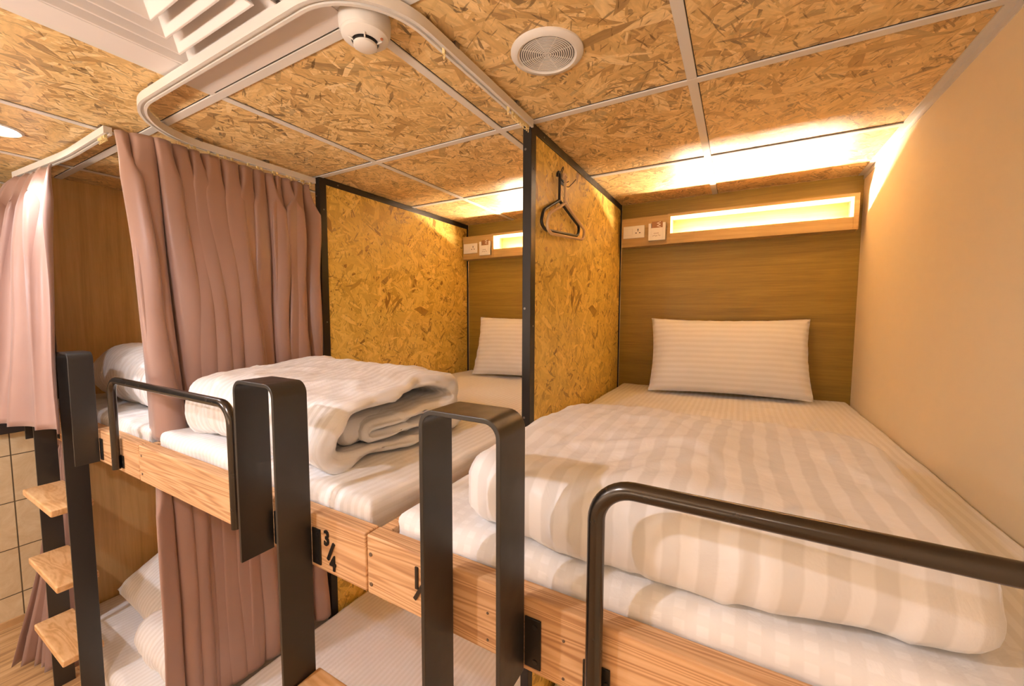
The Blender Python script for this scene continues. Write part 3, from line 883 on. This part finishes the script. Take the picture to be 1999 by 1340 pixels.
def strip_body(path, thick, x0, x1, er=.05, nx=70, wr=.006, seed=0, wav=lambda u, y, z: 0, xoff=lambda u, s: 0):
    """a quilt folded along a path in the y-z plane, rounded at both x ends; returns a bmesh with uv in metres"""
    P = [Vector((0, y, z)) for y, z in path]
    # resample
    L = [0]
    for a, b in zip(P, P[1:]): L.append(L[-1] + (b - a).length)
    tot = L[-1]; n = max(24, int(tot / .012)); Q = []
    k = 0
    for i in range(n + 1):
        s_ = tot * i / n
        while k < len(L) - 2 and L[k + 1] < s_: k += 1
        f = (s_ - L[k]) / max(1e-9, L[k + 1] - L[k]); Q.append(P[k].lerp(P[k + 1], min(1, f)))
    loop = []          # (centre, normal*side, s)
    for i, q in enumerate(Q):
        t = (Q[min(i + 1, n)] - Q[max(i - 1, 0)]).normalized(); nn = Vector((0, -t.z, t.y))
        loop.append((q, nn, tot * i / n, t))
    ring = []
    for q, nn, s_, t in loop: ring.append((q, nn, s_))
    q, nn, s_, t = loop[-1]
    for a in range(1, 6): ang = PI * a / 6; ring.append((q, nn * math.cos(ang) + t * math.sin(ang), s_ + thick * .5 * ang))
    s_b = s_ + thick * .5 * PI
    for q, nn, s_, t in reversed(loop): ring.append((q, -nn, s_b + tot - s_))
    q, nn, s_, t = loop[0]
    for a in range(1, 6): ang = PI * a / 6; ring.append((q, -nn * math.cos(ang) - t * math.sin(ang), s_b + tot + thick * .5 * ang))
    bm = bmesh.new(); uvl = bm.loops.layers.uv.new('UVMap'); rows = []
    ends = [0, .12, .3, .5, .72, 1.0]
    X = [x0 + er * e for e in ends[:-1]] + [x0 + er + (x1 - x0 - 2 * er) * i / nx for i in range(nx + 1)] + [x1 - er * e for e in reversed(ends[:-1])]
    for x in X:
        d = min(x - x0, x1 - x)
        f = 1.0 if d >= er else max(.05, math.sqrt(max(0, 1 - (1 - d / er) ** 2)))
        u = (x - x0) / (x1 - x0)
        row = []
        for q, nn, s_ in ring:
            p = q + nn * (thick / 2) * f
            c = Vector((x * 3.2 + seed, p.y * 3.2, p.z * 3.2))
            dsp = fbm(c) * wr * 1.5 + fbm(c * 3.1) * wr * .55
            rg = ridge(Vector((x * 5 + seed * 2, p.y * 5 + 3, p.z * 5)))
            dsp += max(0, rg - .72) * wr * 2.2
            dsp -= max(0, ridge(Vector((x * 7 - seed, p.y * 4, p.z * 7 + 9))) - .8) * wr * 2.5
            p = p + nn * dsp * (.35 + .65 * f)
            row.append((bm.verts.new((x + xoff(u, s_) + fbm(Vector((p.y * 6, p.z * 9, seed))) * wr * 1.5, p.y, p.z + wav(u, p.y, p.z))), s_))
        rows.append((x, row))
    m = len(ring)
    for (xa, a), (xb, b) in zip(rows, rows[1:]):
        for k in range(m):
            k2 = (k + 1) % m
            f = bm.faces.new((a[k][0], b[k][0], b[k2][0], a[k2][0]))
            sa, sb = a[k][1], (a[k2][1] if k2 else a[k][1] + .01)
            for lp, uv in zip(f.loops, ((xa, sa), (xb, sa), (xb, sb), (xa, sb))): lp[uvl].uv = uv
    for row in (rows[0][1], rows[-1][1]):
        nn_ = len(loop)      # pair the two faces of the ply across its rounded edge
        top_ = list(range(nn_)); bot_ = [nn_ + 5 + (nn_ - 1 - i) for i in range(nn_)]
        for i in range(nn_ - 1):
            bm.faces.new((row[top_[i]][0], row[top_[i + 1]][0], row[bot_[i + 1]][0], row[bot_[i]][0]))
        bm.faces.new([row[k][0] for k in range(nn_ - 1, nn_ + 6)])
        bm.faces.new([row[k % m][0] for k in range(2 * nn_ + 4, m + 1)])
    bmesh.ops.recalc_face_normals(bm, faces=bm.faces)
    return bm

def arc(cy, cz, r, a0, a1, n=8):
    return [(cy + r * math.cos(a0 + (a1 - a0) * i / n), cz + r * math.sin(a0 + (a1 - a0) * i / n)) for i in range(n + 1)]

# near duvet: two thick plies folded over at the foot end
th = .066
zb = MZ + th / 2 + .002
th = .054; zb = MZ + th / 2 + .001
path = [(1.245, zb), (1.0, zb)] + arc(.578 + .054, zb + .027, .027, -PI / 2, -PI, 6) + arc(.584 + .054, zb + .050, .033, -PI, -1.5 * PI, 6) + [(1.0, zb + .088), (1.16, zb + .078), (1.27, zb + .045)]
def wav1(u, y, z):
    k = max(0, (z - MZ) / .14)
    return k * (.012 * math.sin(PI * u) - .010 * u + .006 * math.sin(u * 9 + y * 4))
bm = strip_body(path, th, -.452, .272, .055, 90, .0062, 2.0, wav1, lambda u, s_: 0)
# pull the front right corner out to a soft point and skew the front edge as it lies
for v in bm.verts:
    fr = max(0, 1 - (v.co.y - .60) / .25); rt = max(0, (v.co.x - .05) / .22)
    low = max(0, 1 - (v.co.z - MZ) / .10)
    v.co.y += .045 * rt * max(0, 1 - (v.co.y - .58) / .5) + .030 * max(0, (-.25 - v.co.x) / .2) * max(0, 1 - (v.co.y - .6) / .4)
    if rt > .6: v.co.x += .022 * low * fr * (rt - .6)
ip = strip_body([(.70, MZ + .070), (.9, MZ + .068), (1.19, MZ + .062)], .045, -.43, .235, .04, 40, .003, 3)
d1 = obj('duvet', bm, M['sheetw'], base=(-.09, .93, MZ), smooth=180)
obj('inner_ply', ip, M['sheetw'], d1, smooth=180)
tagp(d1, 'large folded white duvet with wide satin stripes on the nearest bunk', 'duvet', 'folded white duvets')

# middle duvet: rolled in from the foot end so the plies show at its right end
th = .040
zb = MZ + th / 2 + .002
path = [(1.13, zb + .006), (.95, zb), (.75, zb)] + arc(.606 + .062, zb + .050, .050, -PI / 2, -PI, 7) + arc(.616 + .066, zb + .078, .064, -PI, -1.5 * PI, 7) + [(.85, zb + .152), (1.0, zb + .170), (1.08, zb + .150)] + \
       arc(1.09, zb + .112, .038, PI / 2, -PI / 2, 8) + [(.95, zb + .082), (.80, zb + .070)] + arc(.775, zb + .050, .018, PI / 2, 1.3 * PI, 6) + [(.86, zb + .040), (1.02, zb + .044)]
def wav2(u, y, z):
    k = max(0, (z - MZ) / .2)
    return k * (.018 * math.sin(PI * min(1, u * 1.15)) + .010 * math.sin(u * 7 + 1) - .014 * max(0, u - .75) * 4)
bm = strip_body(path, th, -1.580, -.852, .022, 90, .0085, 7.0, wav2, lambda u, s_: (.022 * math.sin(s_ * 11) + .012 * math.sin(s_ * 31)) * max(0, u - .6) * 2.2)
d2 = obj('duvet', bm, M['sheetm'], base=(-1.2, .87, MZ), smooth=180)
tagp(d2, 'folded white duvet with its rolled plies showing on the middle bunk', 'duvet', 'folded white duvets')
fill = strip_body([(.73, MZ + .078), (.9, MZ + .082), (1.04, MZ + .09)], .075, -1.55, -.905, .03, 40, .007, 4)
obj('inner_ply', fill, M['sheetm'], d2, smooth=180)

# far upper duvet
th = .095
zb = MZ + th / 2 + .002
path = [(1.22, zb)] + [(1.0, zb)] + arc(.655 + .09, zb + .045, .045, -PI / 2, -1.5 * PI, 10) + [(.95, zb + .092), (1.08, zb + .085), (1.2, zb + .06)]
bm = strip_body(path, th, -2.70, -1.93, .07, 70, .008, 11, lambda u, y, z: max(0, z - MZ) * (.25 * math.sin(PI * min(1, u * 1.3)) + .12))
d3 = obj('duvet', bm, M['sheetm'], base=(-2.3, .95, MZ), smooth=180)
tagp(d3, 'folded white duvet on the far upper bunk, left of the mauve curtain', 'duvet', 'folded white duvets')

# far lower bunk: pillow-like duvet leaning on a second folded one
LZ = -1.489
th = .085; zb = LZ + th / 2 + .002
path = [(1.25, zb)] + [(1.0, zb)] + arc(.625 + .08, zb + .043, .043, -PI / 2, -1.5 * PI, 10) + [(1.0, zb + .086), (1.2, zb + .07)]
bm = strip_body(path, th, -2.24, -1.80, .06, 40, .008, 15)
d4 = obj('duvet', bm, M['sheetm'], base=(-2.0, .9, LZ), smooth=180)
tagp(d4, 'folded white duvet at the bottom edge behind the far ladder, under the striped one', 'duvet', 'folded white duvets')

def pillow(w, h, t, m, uv_flip=False, nx=40, ny=30, seed=0, pw=.5):
    """centred in the x-z plane, thickness along y"""
    bm = bmesh.new(); uvl = bm.loops.layers.uv.new('UVMap')
    def pt(u, v, side):
        e = max(0, (1 - abs(u) ** 3.2)) * max(0, (1 - abs(v) ** 3.2))
        th = t / 2 * e ** pw
        x = w / 2 * u * (1 - .045 * (1 - v * v) * abs(u) ** 3); z = h / 2 * v * (1 - .06 * (1 - u * u) * abs(v) ** 3)
        q = Vector((x * 9 + seed, z * 9, side * 2))
        d = fbm(q) * .006 + max(0, ridge(q * 1.6) - .75) * .006
        pinch = .010 * fbm(Vector((x * 22, z * 22, side + seed))) * (1 - e)
        return Vector((x, side * (th + d * min(1, e * 2)) + pinch, z))
    for side in (-1, 1):
        G = [[(bm.verts.new(pt(-1 + 2 * i / nx, -1 + 2 * j / ny, side)), (w * i / nx, h * j / ny)) for j in range(ny + 1)] for i in range(nx + 1)]
        for i in range(nx):
            for j in range(ny):
                q = [G[i][j], G[i + 1][j], G[i + 1][j + 1], G[i][j + 1]]
                if side > 0: q = q[::-1]
                f = bm.faces.new([a[0] for a in q])
                for lp, a in zip(f.loops, q): lp[uvl].uv = a[1]
    bmesh.ops.remove_doubles(bm, verts=bm.verts, dist=.0012)
    return bm
def place(bm, mat4):
    bmesh.ops.transform(bm, matrix=mat4, verts=bm.verts); return bm

# two pillows leaning on the headboards
def lean_pillow(cx, label, seed, group='pillows leaning on the headboards'):
    bm = pillow(.715, .395, .135, None, seed=seed)
    mt = Matrix.Translation((cx, 2.262, MZ + .196)) @ Matrix.Rotation(math.radians(6.5), 4, 'Z') @ Matrix.Rotation(math.radians(-19), 4, 'X')
    o = obj('pillow', place(bm, mt), M['sheetp'], base=(cx, 2.25, MZ), smooth=180)
    return tagp(o, label, 'pillow', group)
lean_pillow(-.052, 'white pillow leaning on the brown headboard of the nearest bunk', 1)
lean_pillow(-.052 - 1.118, 'white pillow half hidden behind the partition post on the middle bunk', 6)
# big striped pillow-like duvet on the far lower bunk
bm = pillow(.80, .46, .17, None, seed=12)
mt = Matrix.Translation((-2.33, .895, LZ + .170)) @ Matrix.Rotation(math.radians(-4), 4, 'Z') @ Matrix.Rotation(math.radians(-62), 4, 'X')
o = obj('pillow', place(bm, mt), M['sheetm'], base=(-2.33, .9, LZ), smooth=180)
tagp(o, 'large striped white pillow lying on the far lower bunk behind the ladder', 'pillow')
o.modifiers.new('s', 'SUBSURF').levels = 1

# ================================================================== curtains
def curtain(name, top, bot, zt, zb, n, amp, seed, label, parent=None, header=.085, nv=46, vpow=1.0, bamp=1.0, tamp=.5, hem=.0, zbf=None, lean=0, spn=26, bulge=None):
    """top, bot: polylines (x,y) the cloth follows at its head and hem"""
    rn = random.Random(seed)
    def sampler(pl):
        pl = [Vector((a[0], a[1], 0)) for a in pl]; L = [0]
        for a, b in zip(pl, pl[1:]): L.append(L[-1] + (b - a).length)
        def f(u):
            s_ = u * L[-1]
            for k in range(len(L) - 1):
                if s_ <= L[k + 1] or k == len(L) - 2:
                    return pl[k].lerp(pl[k + 1], (s_ - L[k]) / max(1e-9, L[k + 1] - L[k]))
        return f, L[-1]
    ft, lt = sampler(top); fb, lb = sampler(bot)
    # irregular pleat widths
    wds = [rn.uniform(.55, 1.5) for _ in range(n)]; tot = sum(wds); cum = [0]
    for a in wds: cum.append(cum[-1] + a / tot)
    am = [rn.uniform(.6, 1.25) for _ in range(n + 1)]; sk = [rn.uniform(-.5, .5) for _ in range(n + 1)]
    start = [rn.uniform(.0, .35) for _ in range(n + 1)]
    bm = bmesh.new(); uvl = bm.loops.layers.uv.new('UVMap'); G = []
    nu = n * spn
    for i in range(nu + 1):
        k = min(n - 1, i // spn); f = (i - k * spn) / spn
        u0 = cum[k] + (cum[k + 1] - cum[k]) * f
        col = []
        for j in range(nv + 1):
            v = j / nv
            zt_, zb_ = zt, (zbf(u0) if zbf else zb)
            z = zt_ + (zb_ - zt_) * v
            hh = (zt_ - z)
            u = min(1, max(0, u0 + .012 * noise.noise(Vector((u0 * 6, v * 2.2, seed)))))
            P = ft(u).lerp(fb(u), v ** vpow)
            Q = ft(min(1, u + .01)).lerp(fb(min(1, u + .01)), v ** vpow) - ft(max(0, u - .01)).lerp(fb(max(0, u - .01)), v ** vpow)
            T = Q.normalized() if Q.length > 1e-6 else Vector((0, 1, 0)); N = Vector((T.y, -T.x, 0))
            ff = f
            # head: cloth pinched at the gliders, folds open below
            open_ = min(1, max(0, (hh - .01) / (header * (1.3 + start[k]))))
            grow = tamp + (bamp - tamp) * v
            A = amp * (am[k] * (1 - f) + am[k + 1] * f) * grow * (.30 + .70 * open_)
            sf = abs(math.sin(PI * ff))
            wv = -1 + 2.1 * sf ** .62 + .16 * math.sin(3 * PI * ff + sk[k] * 4 + v * 2)
            # a slow drift of folds
            A *= 1 + .3 * noise.noise(Vector((u0 * 5 + 7, v * 2.5, seed)))
            d = A * wv + .014 * noise.noise(Vector((u0 * 3, v * 2 + 3, seed * 2)))
            # overlapping S folds: shift along the cloth line
            sh = A * (.62 * math.sin(2 * PI * ff) * -1 + (sk[k] * 2.0 + .5 * noise.noise(Vector((k * 3.7, v * 2, seed)))) * sf ** .8) * open_
            seam = -.0022 * math.exp(-((hh - header) / .004) ** 2)
            if hem: seam += -.0016 * math.exp(-((z - (zb_ + hem)) / .004) ** 2)
            p = P + N * (d + seam) + T * sh
            if bulge: p += Vector(bulge(u0, v))
            p.z = z
            col.append((bm.verts.new(p), (u0 * (lt + lb) * 1.1, z)))
        G.append(col)
    for i in range(nu):
        for j in range(nv):
            q = (G[i][j], G[i + 1][j], G[i + 1][j + 1], G[i][j + 1])
            fc = bm.faces.new([a[0] for a in q])
            for lp, a in zip(fc.loops, q): lp[uvl].uv = a[1]
    b = fb(.5)
    o = obj(name, bm, M['curt'], parent, base=(b.x, b.y, zb), smooth=180)
    md = o.modifiers.new('solid', 'SOLIDIFY'); md.thickness = .0018
    if label: tagp(o, label, 'curtain', 'mauve bunk curtains')
    return o

def zb_main(u): return -.437 + .0 if u < .10 else (-.437 + (u - .10) / .06 * .04 if u < .16 else -.397)
curtain('curtain', [(-1.775, .535), (-1.722, .63), (XC, .76), (XC, 1.196)], [(-1.738, .588), (-1.738, .66), (-1.738, 1.168)], CZ - .050, -.40, 14, .047, 21,
        'long mauve curtain hanging between the far and middle upper bunks', zbf=zb_main, bamp=1.0, tamp=.7, nv=60, vpow=.8)
curtain('curtain', [(-1.745, .580), (-1.745, 1.20)], [(-1.742, .585), (-1.742, 1.19)], -.567, -1.489, 15, .030, 33,
        'mauve curtain hanging below the middle bunk board, hem on the lower mattress', bamp=1.0, tamp=.6, nv=60,
        zbf=lambda u: -1.488 if u > .03 else -1.488)
curtain('curtain', [(-2.405, .532), (-2.60, .522), (-2.83, .505)], [(-2.115, .443), (-2.60, .402), (-3.05, .36)], CZ - .046, -.500, 5, .027, 45,
        'short bright pink lit curtain hanging in front of the window', bamp=.85, tamp=1.25, hem=.13, header=.10, vpow=.55, zbf=lambda u: -.435 - .05 * u)
curtain('curtain', [(-2.715, .575), (-2.81, .562)], [(-2.66, .53), (-2.91, .425)], -.567, -1.655, 6, .020, 52,
        'mauve curtain behind the far ladder, reaching the plank floor', bamp=1.5, tamp=.5, hem=.14, vpow=1.6)

# ================================================================== hook and hangers
hk = thing('wall_hook', 'small black double wire hook screwed high on the strand board partition', 'hook', (-.624, 1.50, .53))
bm = bmesh.new()
xh = -.6215
tube(bm, [(xh + .004, 1.472, .545), (xh + .010, 1.470, .556), (xh + .012, 1.478, .566), (xh + .009, 1.485, .558), (xh + .006, 1.478, .543), (xh + .006, 1.478, .515), (xh + .018, 1.482, .503), (xh + .030, 1.490, .512)], .0016, 8)
obj('wire', bm, M['black'], hk, smooth=60)
bm = bmesh.new()
tube(bm, [(xh + .004, 1.505, .530), (xh + .008, 1.513, .546), (xh + .010, 1.520, .540), (xh + .008, 1.512, .520), (xh + .010, 1.506, .500), (xh + .020, 1.516, .499), (xh + .026, 1.540, .518), (xh + .030, 1.568, .541)], .0016, 8)
obj('wire', bm, M['black'], hk, smooth=60)
obj('mount_plate', bx(-.6240, xh, 1.470, 1.515, .505, .528), M['black'], hk, bevel=.001)

def hanger(x, dy, dz, m, label, sc=1.0, lean=0):
    t = thing('clothes_hanger', label, 'hanger', (x, 1.49 + dy, .43 + dz), 'clothes hangers on the hook')
    Pt = lambda y, z, xx=0: (x + xx + lean * (.52 - z), 1.468 + dy + (y - 1.468) * sc, .429 + dz + (z - .429) * sc)
    loop = [Pt(1.468, .424), Pt(1.322, .355), Pt(1.303, .306), Pt(1.338, .288), Pt(1.668, .320), Pt(1.690, .338), Pt(1.690, .366), Pt(1.468, .424)]
    pth = rounded_path(loop, .018, 5)
    bm = bmesh.new(); tube(bm, pth, .0058, 10, squash=1.0)
    obj('frame', bm, m, t, smooth=60)
    bm = bmesh.new(); tube(bm, rounded_path([Pt(1.468, .424), Pt(1.470, .520), Pt(1.462, .533), Pt(1.450, .524), Pt(1.447, .510)], .008, 5), .0050, 10)
    obj('hanger_hook', bm, m, t, smooth=60)
    return t
hanger(-.611, -.022, .008, M['bplas'], 'black plastic clothes hanger, rear one against the strand board', .97, 0)
hanger(-.597, 0, 0, plain('beige_plastic', hexlin(214, 178, 132), .35), 'beige plastic clothes hanger hanging in front of the black one', 1.0, .0)
